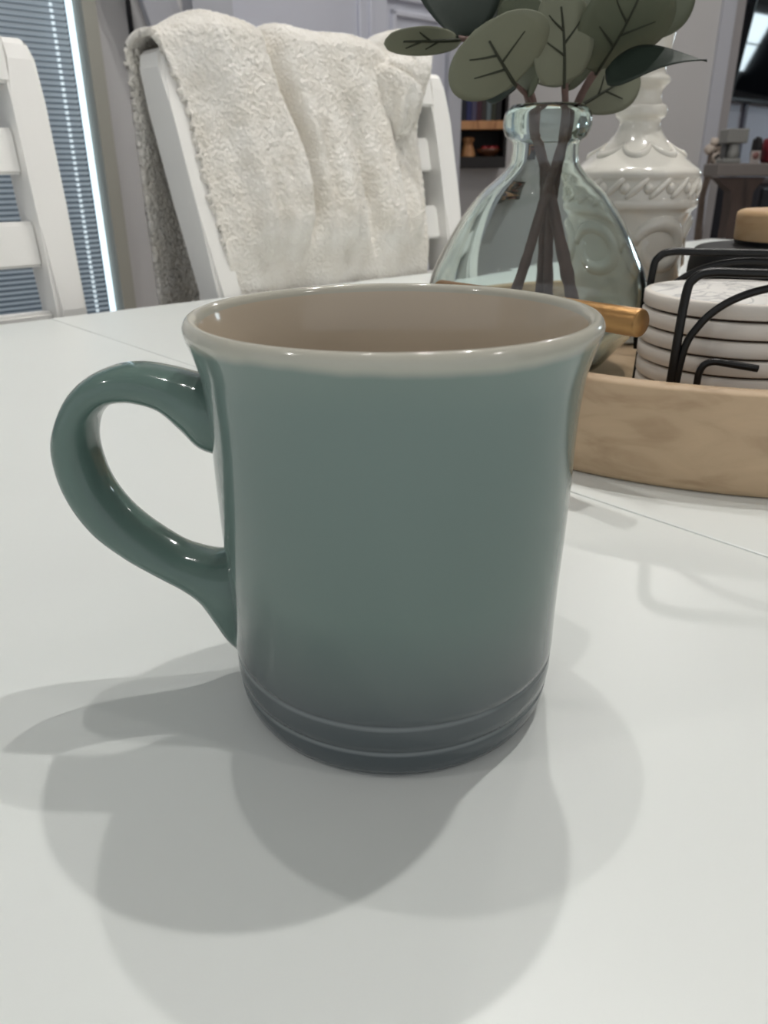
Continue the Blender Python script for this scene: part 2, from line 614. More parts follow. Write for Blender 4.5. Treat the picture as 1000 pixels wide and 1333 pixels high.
# ------------------------------------------------------------------ mug
MX, MY = 0.0024, 0.1825
mug = thing('coffee_mug', 'glossy sea-green stoneware mug fading to slate at its ringed base', 'mug', (MX, MY, 0.0004))
outer = [(0.0, 0.0022), (0.0330, 0.0022), (0.0345, 0.0004), (0.0385, 0.0), (0.0403, 0.0008), (0.0414, 0.0028), (0.0421, 0.0052), (0.0424, 0.0074),
         (0.0424, 0.0081), (0.0419, 0.0086), (0.0419, 0.0089), (0.0426, 0.0095), (0.0429, 0.0120), (0.0429, 0.0152), (0.0428, 0.0158), (0.0423, 0.0163), (0.0423, 0.0166), (0.0430, 0.0173)]
outer += [tuple(p) for p in spline([(0.0431, 0.019), (0.0431, 0.026), (0.0433, 0.036), (0.0438, 0.050), (0.0441, 0.064), (0.0442, 0.076), (0.0446, 0.084), (0.0453, 0.0905), (0.0463, 0.0945), (0.0474, 0.0978)], 4)]
lip = [tuple(p) for p in spline([(0.0474, 0.0978), (0.04805, 0.0998), (0.0480, 0.1015), (0.0471, 0.1028), (0.0459, 0.1029), (0.0450, 0.1021), (0.0444, 0.1006)], 4)]
inner = [tuple(p) for p in spline([(0.0444, 0.1006), (0.0436, 0.0978), (0.0425, 0.0935), (0.0416, 0.088), (0.0409, 0.080), (0.0404, 0.065), (0.0400, 0.04), (0.0394, 0.02), (0.0375, 0.0105), (0.033, 0.0068), (0.02, 0.006)], 4)]
lathe('body', outer + lip[1:-1], M_mug, mug, 160)
lathe('inside', lip[-2:-1] + inner + [(0.0, 0.006)], M_mugin, mug, 160)
# handle: paired outline points seen in side view, swept as a rounded strap
HA = math.radians(3.0)
hd = Vector((-math.cos(HA), math.sin(HA), 0))
hn = Vector((math.sin(HA), math.cos(HA), 0))
pairs = [((296, 498), (294, 588), 0.0118), ((268, 490), (268, 578), 0.0115), ((247, 485), (243, 556), 0.0098), ((222, 479), (214, 532), 0.0088), ((182, 472.5), (180, 522), 0.0082),
         ((147, 476), (153, 522.6), 0.0081), ((112, 492), (138, 531), 0.0081), ((87, 521), (127, 547), 0.0081), ((72.5, 568), (124.5, 573), 0.0081),
         ((80, 614), (131.4, 601), 0.0081), ((100, 655), (144, 629), 0.0081), ((130, 691), (166, 657.5), 0.0081), ((172, 721), (194, 682), 0.0082),
         ((214, 743), (234, 708), 0.0085), ((244, 758.5), (260, 717), 0.0089), ((268, 776), (279, 720), 0.0096), ((288, 803), (295, 718), 0.0106),
         ((303, 824), (308, 716), 0.0112), ((317, 838), (322, 718), 0.0112)]
secs = []
for (a, b, w) in pairs:
    pa = at_plane(a[0], a[1], (MX, MY, 0), hn)
    pb = at_plane(b[0], b[1], (MX, MY, 0), hn)
    secs.append((*pa, *pb, w))
secs = spline(secs, 6)
vs, fs = [], []
NS = 28
for s in secs:
    pa, pb, w = Vector(s[:3]), Vector(s[3:6]), s[6]
    c = (pa + pb) / 2
    d = (pb - pa) / 2
    for k in range(NS):
        an = 2 * PI * k / NS
        ca, sa = math.cos(an), math.sin(an)
        e = 0.86
        x = math.copysign(abs(ca) ** e, ca)
        y = math.copysign(abs(sa) ** e, sa)
        vs.append(c + d * x + hn * (w * y) - Vector(mug.location))
for i in range(len(secs) - 1):
    for k in range(NS):
        a, b = i * NS + k, i * NS + (k + 1) % NS
        fs.append((a, b, b + NS, a + NS))
fs.append(tuple(range(NS)))
fs.append(tuple(reversed(range((len(secs) - 1) * NS, len(secs) * NS))))
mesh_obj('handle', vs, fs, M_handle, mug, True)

# ------------------------------------------------------------------ wooden tray with gold handles
TX, TY, TR, TZ = 0.213, 0.505, 0.202, 0.047
tray = thing('round_tray', 'round pale wooden tray with gold bar handles behind the mug', 'tray', (TX, TY, 0.0))
wall_prof = [(TR - 0.004, 0.0), (TR - 0.001, 0.0015), (TR, 0.004), (TR, TZ - 0.0015), (TR - 0.0015, TZ), (TR - 0.0095, TZ), (TR - 0.011, TZ - 0.0015), (TR - 0.011, 0.0)]
o = lathe('rim_wall', wall_prof, M_tray, tray, 160, closed=True)
lathe('tray_floor', [(0.0, 0.002), (TR - 0.0112, 0.002), (TR - 0.0112, 0.0095), (0.0, 0.0095)], M_tray, tray, 120)
ha, hb = at_z(836, 421, 0.0755), at_z(572, 379, 0.0755)
hv = (hb - ha)
for sgn in (1, -1):
    P0 = ha - Vector((TX, TY, 0))
    P1 = hb - Vector((TX, TY, 0))
    if sgn < 0:
        P0, P1 = Vector((-P0.x, -P0.y, P0.z)), Vector((-P1.x, -P1.y, P1.z))
    dv = (P1 - P0).normalized()
    r = 0.0058
    pts = [P0, P0 + dv * 0.0005, P0 + dv * 0.0012, P1 - dv * 0.0012, P1 - dv * 0.0005, P1]
    hb_ = tube('handle_bar', pts, [r * 0.86, r * 0.96, r, r, r * 0.96, r * 0.86], M_gold, tray, 28)
    for t in (0.36, 0.74):
        q = P0 + (P1 - P0) * t
        rr = Vector((q.x, q.y, 0)).normalized() * (TR - 0.0055)
        tube('handle_post', [(rr.x, rr.y, TZ - 0.004), (rr.x * 0.4 + q.x * 0.6, rr.y * 0.4 + q.y * 0.6, TZ + 0.012), (q.x, q.y, q.z - 0.003)], 0.0038, M_gold, tray, 14)

# ------------------------------------------------------------------ coasters and their black wire holder
CX, CY, CRAD = 0.1865, 0.408, 0.0485
M_coast = mat('coaster_stone', S(226, 220, 211), 0.75, bump=0.05, bscale=200, var=0.03, vscale=30)
M_print = mat('coaster_print', S(228, 226, 221), 0.6)
_nt = M_print.node_tree
_b = _nt.nodes['Principled BSDF']
_tc = _nt.nodes['Texture Coordinate']
_n = _nt.nodes.new('ShaderNodeTexNoise')
_n.inputs['Scale'].default_value = 18
_n.inputs['Detail'].default_value = 8
_n.inputs['Distortion'].default_value = 2.2
_r = ramp_node(_nt, [(0.455, S(228, 226, 221)), (0.49, S(196, 195, 192)), (0.5, S(186, 185, 184)), (0.525, S(228, 226, 221))])
_nt.links.new(_tc.outputs['Object'], _n.inputs['Vector'])
_nt.links.new(_n.outputs['Fac'], _r.inputs[0])
_nt.links.new(_r.outputs[0], _b.inputs['Base Color'])
M_cork = mat('coaster_cork', S(70, 54, 42), 0.9)
zc0, cpitch, NCO = 0.0135, 0.00885, 7
ordinals = ['lowest', 'second from the bottom', 'third from the bottom', 'middle one', 'third from the top', 'second from the top', 'topmost']
for k in range(NCO):
    z = zc0 + cpitch * k
    jx, jy = random.uniform(-0.0006, 0.0006), random.uniform(-0.0006, 0.0006)
    c = thing('coaster', f'round off-white stone coaster, {ordinals[k]} in the stack of seven', 'coaster', (CX + jx, CY + jy, z), 'stacked round coasters')
    t = cpitch - 0.00105
    lathe('stone_disc', [(0.0, 0.0014), (CRAD - 0.0008, 0.0014), (CRAD, 0.0021), (CRAD, t + 0.0002), (CRAD - 0.0009, t + 0.0009), (CRAD - 0.003, t + 0.00095)], M_coast, c, 96)
    lathe('printed_face', [(0.0, t + 0.00095), (CRAD - 0.003, t + 0.00095)], M_print, c, 96)
    lathe('cork_base', [(0.0, 0.0), (CRAD - 0.0036, 0.0), (CRAD - 0.0036, 0.0014)], M_cork, c, 64)

hold = thing('coaster_holder', 'black wire holder with arched sides around the stacked coasters', 'holder', (CX, CY, 0.0098))
RW = 0.0021
fa0, fa1 = Vector((0.1375, 0.3635, 0)), Vector((0.2420, 0.3385, 0))
fn = Vector((fa1.y - fa0.y, -(fa1.x - fa0.x), 0)).normalized()
LOCH = Vector(hold.location)


def hpl(x, y):
    return at_plane(x, y, fa0, fn)


def hw(name, pts, rad=RW, sub=8):
    P = [Vector(p) - LOCH for p in pts]
    tube(name, [Vector(q) for q in spline([tuple(p) for p in P], sub)], rad, M_black, hold, 12)


ztop = hpl(893, 354).z
d1v = (fa1 - fa0)
LB = d1v.length
dh = d1v / LB
off = Vector((0.0165, 0.098, 0))


def uframe(base, name):
    a0 = base
    p = []
    p.append(a0 + Vector((0, 0, 0.012)))
    p.append(a0 + Vector((0, 0, 0.040)) + dh * 0.001)
    p.append(a0 + Vector((0, 0, ztop - 0.012)) + dh * 0.002)
    p.append(a0 + Vector((0, 0, ztop - 0.003)) + dh * 0.0045)
    p.append(a0 + Vector((0, 0, ztop)) + dh * 0.012)
    p.append(a0 + Vector((0, 0, ztop)) + dh * 0.03)
    p.append(a0 + Vector((0, 0, ztop)) + dh * (LB - 0.03))
    p.append(a0 + Vector((0, 0, ztop)) + dh * (LB - 0.012))
    p.append(a0 + Vector((0, 0, ztop - 0.003)) + dh * (LB - 0.0045))
    p.append(a0 + Vector((0, 0, ztop - 0.012)) + dh * (LB - 0.002))
    p.append(a0 + Vector((0, 0, 0.012)) + dh * LB)
    hw(name, p)
    q = []
    for t in np.linspace(0, 1, 13):
        an = PI * t
        q.append(a0 + dh * (LB * 0.5 - math.cos(an) * LB * 0.475) + Vector((0, 0, 0.012 + (ztop - 0.0165) * math.sin(an) ** 0.45)))
    hw('arch_wire', q, 0.0018, 5)


uframe(fa0, 'frame_wire')
uframe(fa0 + off, 'frame_wire')
s0 = [hpl(*q) for q in ((907, 502), (910, 486), (917, 475), (929, 471), (945, 473), (987, 480))]
hw('scroll_wire', s0, 0.0017)
for b in (fa0, fa0 + off):
    hw('base_wire', [b + Vector((0, 0, 0.012)), b + dh * LB * 0.5 + Vector((0, 0, 0.012)), b + dh * LB + Vector((0, 0, 0.012))], RW, 3)
for k in (0.0, 1.0):
    b = fa0 + dh * LB * k
    hw('side_wire', [b + Vector((0, 0, 0.012)), b + off * 0.5 + Vector((0, 0, 0.012)), b + off + Vector((0, 0, 0.012))], RW, 3)
hw('tie_wire', [fa0 + dh * 0.003 + Vector((0, 0, 0.05)) + off * 0.96, fa0 + off + Vector((-0.0005, 0, 0.043)), fa0 + off + Vector((0, 0, 0.035))], 0.0034, 3)

# ------------------------------------------------------------------ black canister with a wooden lid
JX, JY = 0.277, 0.548
jar = thing('black_canister', 'squat black canister with a thick pale wooden lid behind the coasters', 'canister', (JX, JY, 0.0098))
lathe('body', [tuple(p) for p in spline([(0.0, 0.0), (0.052, 0.0), (0.061, 0.004), (0.0635, 0.016), (0.064, 0.050), (0.0635, 0.066), (0.060, 0.0735), (0.050, 0.0755), (0.036, 0.0760), (0.034, 0.080), (0.0, 0.080)], 4)], mat('canister_black', S(9, 9, 10), 0.6, spec=0.3, bump=0.05, bscale=120), jar, 80)
lathe('lid', [(0.0, 0.0775), (0.0345, 0.0775), (0.0362, 0.0785), (0.0368, 0.0805), (0.0372, 0.0945), (0.0368, 0.0965), (0.0350, 0.0978), (0.033, 0.0985), (0.0, 0.0990)], M_lid, jar, 80)

# ------------------------------------------------------------------ white ceramic vase with relief
VX, VY = None, 0.635
pw = at_y(824, 240, VY)
VX = pw.x
wv = thing('ceramic_vase', 'tall white glazed ceramic vase with beaded band and scroll relief', 'vase', (VX, VY, 0.0098))
zz0 = 0.0098


def wz(y):
    return at_y(822, y, VY).z - zz0


def wr(hw_, y):
    d = at_y(822, y, VY) - CP
    return hw_ / 1000.0 * d.dot(CF)


key = [(34, 20), (30, 60), (26, 80), (25, 92), (27, 97), (31, 100.5), (33, 105), (31, 110), (27, 114), (24, 120), (24, 129), (27, 135.5), (31.5, 139), (33, 146), (31.5, 152.5), (27, 156.5),
       (26, 162), (29, 171), (38, 184), (50, 196), (62, 206), (72, 214), (79, 219.5), (82.5, 225), (82, 231), (80, 236), (80, 254), (82, 259), (82.5, 264), (81, 269), (76, 274), (73.5, 285), (72.5, 300), (71, 330), (66, 380), (60, 420)]
prof = [(wr(h, y), wz(y)) for h, y in key]
zb = prof[-1][1]
prof += [(0.034, max(0.012, zb * 0.4)), (0.038, 0.005), (0.039, 0.0)]
prof = [(0.0, prof[0][1] - 0.03), (prof[0][0] - 0.006, prof[0][1] - 0.03), (prof[0][0] - 0.004, prof[0][1] + 0.001)] + prof + [(0.0, 0.0)]
lathe('body', [tuple(p) for p in spline(prof, 4)], M_ceramic, wv, 96)
rb = wr(80, 244)
zbd = wz(244)
bead_me = None
for k in range(18):
    a = 2 * PI * (k + 0.35) / 18
    if bead_me is None:
        bm = ball_geo((0, 0, 0), 0.0036, 12, 8, (1, 1, 1.15))
        o = bm_obj('bead', bm, M_ceramic, wv, True)
        bead_me = o.data
    else:
        o = bpy.data.objects.new('bead', bead_me)
        COL.objects.link(o)
        o.parent = wv
    o.location = ((rb - 0.0008) * math.cos(a), (rb - 0.0008) * math.sin(a), zbd)
rib_me = None
for k in range(18):
    a = 2 * PI * (k + 0.85) / 18
    if rib_me is None:
        pts = []
        for t in np.linspace(0, 1, 7):
            aa = (t - 0.5) * 0.30
            pts.append((rb * math.cos(aa), rb * math.sin(aa), (t - 0.5) * (wz(232) - wz(257))))
        v, f = tube_geo(pts, [0.0014, 0.0022, 0.0026, 0.0027, 0.0026, 0.0022, 0.0014], 8)
        o = mesh_obj('rib', v, f, M_ceramic, wv, True)
        rib_me = o.data
    else:
        o = bpy.data.objects.new('rib', rib_me)
        COL.objects.link(o)
        o.parent = wv
    o.rotation_euler = (0, 0, a)
    o.location = (0, 0, zbd)
# scrolls on the lower body and leaf lobes on the shoulder
r1, z1 = wr(72, 310), wz(310)
for k in range(6):
    a0 = 2 * PI * k / 6 - 1.25
    pts = []
    for t in np.linspace(0, 1, 26):
        th = PI * 0.95 - t * PI * 2.1
        rad = 0.019 * (1 - 0.45 * t)
        du, dz = rad * math.cos(th) * 1.15, rad * math.sin(th)
        aa = a0 + du / r1
        rr = r1 - 0.0035 + (z1 - 0 + dz - z1) * 0.06
        pts.append((rr * math.cos(aa), rr * math.sin(aa), z1 - 0.004 + dz))
    rads = [0.0040 + 0.0030 * math.sin(PI * min(1, 0.12 + t)) for t in np.linspace(0, 0.9, 26)]
    tube('scroll_relief', pts, rads, M_ceramic, wv, 10)
for k in range(8):
    pts, rads = [], []
    for t in np.linspace(0, 1, 13):
        aa = 2 * PI * (k + t) / 8 + 0.1
        y = 187 + 17 * math.sin(PI * t) ** 0.8
        h = np.interp(y, [162, 171, 184, 196, 206, 214], [26, 29, 38, 50, 62, 72])
        r_ = wr(h, y) - 0.0012
        pts.append((r_ * math.cos(aa), r_ * math.sin(aa), wz(y)))
        rads.append(0.0014 + 0.0020 * math.sin(PI * t))
    tube('swag_relief', pts, rads, M_ceramic, wv, 10)

# ------------------------------------------------------------------ glass bottle vase
GY = 0.522
pg = at_y(698, 365, GY)
GX = pg.x
gv = thing('glass_vase', 'round green-tinted clear glass bottle vase with thick collar holding leafy stems', 'vase', (GX, GY, 0.0100))


def gz(y):
    return at_y(698, y, GY).z - 0.0100


def gr(h, y):
    d = at_y(698, y, GY) - CP
    return h / 1000.0 * d.dot(CF)


gk = [(50, 141), (55, 147), (57, 158), (56, 168), (52, 178), (45, 184), (43, 192), (43.5, 205), (46, 215), (56, 228), (70, 241), (84, 256), (104, 286), (122, 322), (134, 350), (139.5, 378), (137, 402), (127, 425), (108, 446)]
gp = [(gr(h, y), gz(y)) for h, y in gk]
gp = [tuple(p) for p in spline(gp + [(gp[-1][0] * 0.80, 0.0035), (gp[-1][0] * 0.62, 0.0006), (gp[-1][0] * 0.5, 0.0012), (0.0, 0.004)], 4)]
ztop_g = gp[0][1]
th = 0.0034
inn = []
for i, (r, z) in enumerate(gp):
    if r < 1e-5 or i < 2:
        continue
    j0, j1 = gp[max(i - 1, 0)], gp[min(i + 1, len(gp) - 1)]
    tx, tz = j1[0] - j0[0], j1[1] - j0[1]
    L = math.hypot(tx, tz) or 1
    nx, nz = tz / L, -tx / L
    tt = th
    rr = r + nx * tt
    if z > gz(186):
        rr = min(rr, gr(43, 170))
    if rr > 0.004:
        inn.append((rr, max(z + nz * tt, 0.0075 + 0.0 * rr)))
inn = [p for i, p in enumerate(inn) if i == 0 or p[1] <= inn[i - 1][1] + 1e-6]
rim = [(gp[0][0] - 0.002, ztop_g + 0.0018), (gr(44, 140), ztop_g + 0.0012)]
full = list(reversed(gp)) + rim + inn + [(0.0, inn[-1][1])]
lathe('glass_body', full, M_glass, gv, 128)

# ------------------------------------------------------------------ eucalyptus stems
M_leaf_under = mat('leaf_pale', S(116, 119, 100), 0.7, bump=0.1, bscale=120, var=0.08, vscale=40)
M_leaf_top = mat('leaf_dark', S(34, 46, 38), 0.6, bump=0.1, bscale=120, var=0.12, vscale=40)
M_leaf_mid = mat('leaf_mid', S(86, 92, 74), 0.65, bump=0.1, bscale=120, var=0.1, vscale=40)
M_vein = mat('leaf_vein', S(44, 48, 34), 0.7)


def leaf(parent, base, tip, width, nrm, m, curl=0.10, droop=0.0, veins=True, shape=0.75, fold=0.0, name='leaf', wpos=0.5):
    """ovate leaf from base to tip; nrm: side facing the viewer"""
    base, tip, nrm = Vector(base), Vector(tip), Vector(nrm)
    L = (tip - base).length
    x = (tip - base).normalized()
    y = nrm.cross(x).normalized()
    n = x.cross(y).normalized()
    if n.dot(nrm) < 0:
        n = -n
    NL, NWD = 18, 10
    front = []
    pw_ = math.log(0.5) / math.log(wpos)

    def pt(t, s, lift=0.0):
        w = width * 0.5 * (math.sin(PI * (t ** pw_)) ** shape)
        z = -droop * L * t * t + curl * L * math.sin(PI * t) - fold * abs(s) * w + lift
        z += 0.035 * L * s * math.sin(5.0 * t + 1.0)
        return base + x * (L * t) + y * (w * s) + n * z
    vs, fs = [], []
    for side in (0, 1):
        for i in range(NL + 1):
            t = 0.002 + 0.996 * i / NL
            for j in range(NWD + 1):
                vs.append(pt(t, j / NWD * 2 - 1, 0.0004 if side == 0 else -0.0004))
    W_ = NWD + 1
    K = (NL + 1) * W_
    for i in range(NL):
        for j in range(NWD):
            a = i * W_ + j
            fs.append((a, a + 1, a + 1 + W_, a + W_))
            fs.append((K + a, K + a + W_, K + a + 1 + W_, K + a + 1))
    for i in range(NL):
        for j in (0, NWD):
            a = i * W_ + j
            fs.append((a, a + W_, K + a + W_, K + a))
    for j in range(NWD):
        fs.append((j, j + 1, K + j + 1, K + j))
        a = NL * W_ + j
        fs.append((a, a + 1, K + a + 1, K + a))
    loc = Vector(parent.location)
    vs = [v - loc for v in vs]
    bm = bmesh.new()
    bv = [bm.verts.new(v) for v in vs]
    for f in fs:
        try:
            bm.faces.new([bv[q] for q in f])
        except ValueError:
            pass
    o = bm_obj(name, bm, m, parent, True)
    if veins:
        allv, allf = [], []

        def add(pts, rads):
            v, f = tube_geo(pts, rads, 6)
            k = len(allv)
            allv.extend([q - loc for q in v])
            allf.extend([tuple(i + k for i in ff) for ff in f])
        ts = np.linspace(-0.04, 0.78, 9)
        add([pt(max(t, 0.001), 0, 0.0005) if t >= 0 else base + x * (L * t) for t in ts], [0.0011 - 0.0007 * max(t, 0) for t in ts])
        for t0, sg, ln in ((0.30, 1, 0.55), (0.42, -1, 0.6), (0.55, 1, 0.5)):
            pp = [pt(t0 + 0.18 * q, sg * ln * q, 0.0006) for q in np.linspace(0, 1, 6)]
            add(pp, [0.0007 - 0.0004 * q for q in np.linspace(0, 1, 6)])
        mesh_obj('vein', allv, allf, M_vein, o, True)
    return o


def stem(label, pts, r0, r1):
    """pts: (px, py, Y) points from the bottom of the vase upward"""
    P = [at_y(x, y, Y) for x, y, Y in pts]
    b = P[0].copy()
    s = thing('eucalyptus_stem', label, 'plant stem', b, 'leafy stems in the glass vase')
    Q = spline([tuple(p) for p in P], 8)
    n = len(Q)
    rads = []
    for i in range(n):
        r = r0 + (r1 - r0) * i / (n - 1)
        rads.append(r * (1 + 0.18 * noise.noise(Vector((Q[i][0] * 160, Q[i][1] * 160, Q[i][2] * 160)))))
    tube('stalk', [Vector(q) - b for q in Q], rads, M_stem, s, 10)
    return s


def twig(s, pts, r0, r1, m=None):
    P = [at_y(x, y, Y) for x, y, Y in pts]
    Q = spline([tuple(p) for p in P], 6)
    n = len(Q)
    tube('twig', [Vector(q) - Vector(s.location) for q in Q], [r0 + (r1 - r0) * i / (n - 1) for i in range(n)], m or M_stem, s, 8)


G = GY
s1 = stem('brown leafy stem leaning left, carrying the broad pale leaf over the vase collar', [(746, 392, G - 0.010), (736, 345, G - 0.006), (724, 290, G), (712, 235, G + 0.004), (702, 190, G + 0.004), (692, 140, G), (684, 100, G - 0.006), (690, 60, G), (694, -30, G + 0.01)], 0.0042, 0.0024)
s2 = stem('brown leafy stem at the centre with a folded pale upright leaf', [(670, 384, G - 0.012), (688, 330, G - 0.01), (704, 275, G - 0.008), (722, 220, G - 0.008), (732, 180, G - 0.008), (736, 140, G - 0.012), (735, 104, G - 0.02)], 0.0036, 0.0020)
s3 = stem('brown leafy stem leaning right under the large top right leaf', [(714, 390, G + 0.012), (714, 330, G + 0.012), (718, 270, G + 0.012), (730, 210, G + 0.010), (744, 160, G + 0.008), (754, 130, G + 0.006), (768, 104, G + 0.002), (782, 84, G), (800, 50, G - 0.004), (836, -20, G)], 0.0034, 0.0018)
s4 = stem('thin brown stem at the back with dark upper leaves', [(702, 388, G + 0.02), (706, 330, G + 0.018), (708, 270, G + 0.016), (706, 210, G + 0.014), (698, 160, G + 0.012), (690, 120, G + 0.012), (665, 80, G + 0.016), (625, 55, G + 0.01), (597, 50, G + 0.004)], 0.0030, 0.0016)

fw = Vector((0, -1, 0.1))


def P_(x, y, Y):
    return at_y(x, y, Y)


# stem 1
leaf(s1, P_(670, 109, 0.490), P_(626, 34, 0.470), 0.059, (-0.10, -1, -0.30), M_leaf_under, 0.05, 0.0, shape=0.42, wpos=0.52)
twig(s1, [(690, 138, G - 0.004), (684, 122, 0.505), (670, 109, 0.490)], 0.0017, 0.0011)
leaf(s1, P_(662, 100, 0.530), P_(714, 14, 0.490), 0.056, (-0.5, -1, 0.35), M_leaf_mid, 0.12, shape=0.6, veins=False)
leaf(s1, P_(676, 112, 0.540), P_(628, 122, 0.560), 0.018, (-0.2, -1, 0.4), M_leaf_top, 0.08, veins=False)
leaf(s1, P_(692, 40, 0.535), P_(640, -70, 0.56), 0.05, (-0.4, -1, 0.2), M_leaf_mid, 0.1, veins=False)
# stem 2
leaf(s2, P_(734, 110, 0.496), P_(726, -22, 0.485), 0.038, (0.35, -1, -0.15), M_leaf_under, 0.06, shape=0.5, wpos=0.36)
leaf(s2, P_(736, 112, 0.535), P_(702, 80, 0.560), 0.024, (0.1, -1, 0.1), M_leaf_under, 0.05, veins=False, shape=0.5)
leaf(s2, P_(737, 118, 0.540), P_(768, -14, 0.560), 0.032, (0.2, -1, 0.0), M_leaf_mid, 0.06, shape=0.6)
# stem 3
leaf(s3, P_(778, 92, 0.515), P_(848, -40, 0.475), 0.053, (0.25, -1, -0.2), M_leaf_mid, 0.05, shape=0.45, wpos=0.52)
leaf(s3, P_(788, 97, 0.500), P_(921, 79, 0.470), 0.027, (0.1, -0.80, 0.75), M_leaf_top, 0.09, veins=False, shape=0.95, wpos=0.31)
leaf(s3, P_(752, 140, 0.545), P_(832, 92, 0.560), 0.031, (0.2, -1, 0.1), M_leaf_under, 0.04, shape=0.55, wpos=0.58)
leaf(s3, P_(772, 96, 0.550), P_(818, 40, 0.580), 0.034, (0.1, -1, 0.1), M_leaf_under, 0.04, shape=0.55)
leaf(s3, P_(806, 40, 0.53), P_(900, -60, 0.55), 0.05, (0.2, -1, 0.1), M_leaf_mid, 0.05, veins=False)
# stem 4
leaf(s4, P_(598, 52, G + 0.004), P_(501, 54, 0.49), 0.0150, (0.0, -0.9, -0.25), M_leaf_under, 0.02, shape=0.36, wpos=0.56)
leaf(s4, P_(596, 52, G + 0.004), P_(594, -70, 0.545), 0.052, (0.3, -1, 0.3), M_leaf_top, 0.05, veins=False, shape=0.7)
leaf(s4, P_(612, 56, G + 0.01), P_(660, -60, 0.57), 0.045, (-0.1, -1, 0.3), M_leaf_top, 0.06, veins=False)

# ------------------------------------------------------------------ chairs
RAKE = math.atan(0.262)
SPLAY = 0.05
CW = 0.452           # outer width at the top
CT = 0.260           # top of the back, above table height
PW, PD = 0.034, 0.054


def make_chair(label, ul, nl):
    """ul, nl: table coordinates of the top left corner of the back (front face)"""
    ch = thing('dining_chair', label, 'chair', T(ul + CW / 2, nl - 0.15, ZF), 'white dining chairs along the far table edge')
    inv = Matrix.Translation(-Vector(ch.location))

    def fin(o):
        o.parent = ch
        o.matrix_parent_inverse = inv
        return o

    def pos(a, z, b=0.0):
        # a across (0..CW), z height, b towards the table
        k = math.tan(RAKE)
        zz = max(z, 0.0)
        n = nl - (CT - zz) * k - b
        t = (CT - zz) / CT
        cx = CW / 2
        aa = cx + (a - cx) * (1 - SPLAY * CT * t * 2 / CW * 1.0)
        return T(ul + aa, n, z)
    # posts run from the floor up to the mitred top
    for side in (0, 1):
        bm = bmesh.new()
        secs_ = []
        zs = [ZF, -0.55, -0.30, -0.2, -0.1, 0, 0.1, 0.2, CT - 0.02, CT - 0.006, CT - 0.0005]
        for z in zs:
            a0, a1 = (0, PW) if side == 0 else (CW - PW, CW)
            top = z > CT - 0.015
            sh = 0.012 if z > CT - 0.004 else (0.004 if top else 0)
            b0, b1 = -PD / 2 + sh * 0.5, PD / 2 - sh * 0.5
            if side == 0:
                a0 += sh
            else:
                a1 -= sh
            secs_.append([bm.verts.new(pos(a, z, b)) for a, b in ((a0, b0), (a1, b0), (a1, b1), (a0, b1))])
        for s, t in zip(secs_, secs_[1:]):
            for k in range(4):
                bm.faces.new((s[k], s[(k + 1) % 4], t[(k + 1) % 4], t[k]))
        bm.faces.new(secs_[0][::-1])
        bm.faces.new(secs_[-1])
        es = [e for e in bm.edges if abs((e.verts[1].co - e.verts[0].co).normalized().z) > 0.6]
        bmesh.ops.bevel(bm, geom=es, offset=0.005, segments=2, affect='EDGES')
        fin(bm_obj('back_post', bm, M_white))

    def cross(name, z0, z1, dd, a0=PW - 0.002, a1=CW - PW + 0.002):
        bm = bmesh.new()
        vs_ = [bm.verts.new(pos(a, z, b)) for z in (z0, z1) for (a, b) in ((a0, -dd), (a1, -dd), (a1, dd), (a0, dd))]
        for f in ((3, 2, 1, 0), (4, 5, 6, 7), (0, 1, 5, 4), (1, 2, 6, 5), (2, 3, 7, 6), (3, 0, 4, 7)):
            bm.faces.new([vs_[i] for i in f])
        bmesh.ops.bevel(bm, geom=bm.edges[:], offset=0.003, segments=2, affect='EDGES')
        fin(bm_obj(name, bm, M_white))
    # top rail butts into the posts along a mitre
    cross('top_rail', CT - 0.043, CT - 0.001, PD / 2 - 0.001, PW - 0.006, CW - PW + 0.006)
    for z1 in (0.177, 0.087, -0.003, -0.093, -0.183):
        cross('slat', z1 - 0.0445, z1, 0.010)
    # thin mitre joint lines
    fin(unbox('seat', ul + 0.01, ul + CW - 0.01, nl - 0.60, nl - 0.135, -0.32, -0.285, M_white, bev=0.01))
    for a in (ul + 0.02, ul + CW - 0.06):
        fin(unbox('leg', a, a + 0.04, nl - 0.58, nl - 0.54, ZF, -0.32, M_white, bev=0.003))
    return ch, pos


c1l = at_plane(186, 57, T(0, 0.905, 0), NV)
UC1 = c1l.dot(UV)
NC1 = 0.905
chair1, pos1 = make_chair('white slatted dining chair draped with the cream throw blanket', UC1, NC1)
# second chair: its right hand post is in view
NC2 = 0.945
c2r = at_plane(28, 46, T(0, NC2, 0), NV)
UC2 = c2r.dot(UV) - CW
chair2, pos2 = make_chair('bare white slatted dining chair in front of the window blinds', UC2, NC2)

# ------------------------------------------------------------------ throw blanket
NA, NB = 320, 480
FH, BH = 0.30, 0.42        # front and back hanging lengths


def sstep(x, a, b):
    t = min(1, max(0, (x - a) / (b - a)))
    return t * t * (3 - 2 * t)


def crease(a, c, w):
    return math.exp(-((a - c) / w) ** 2)


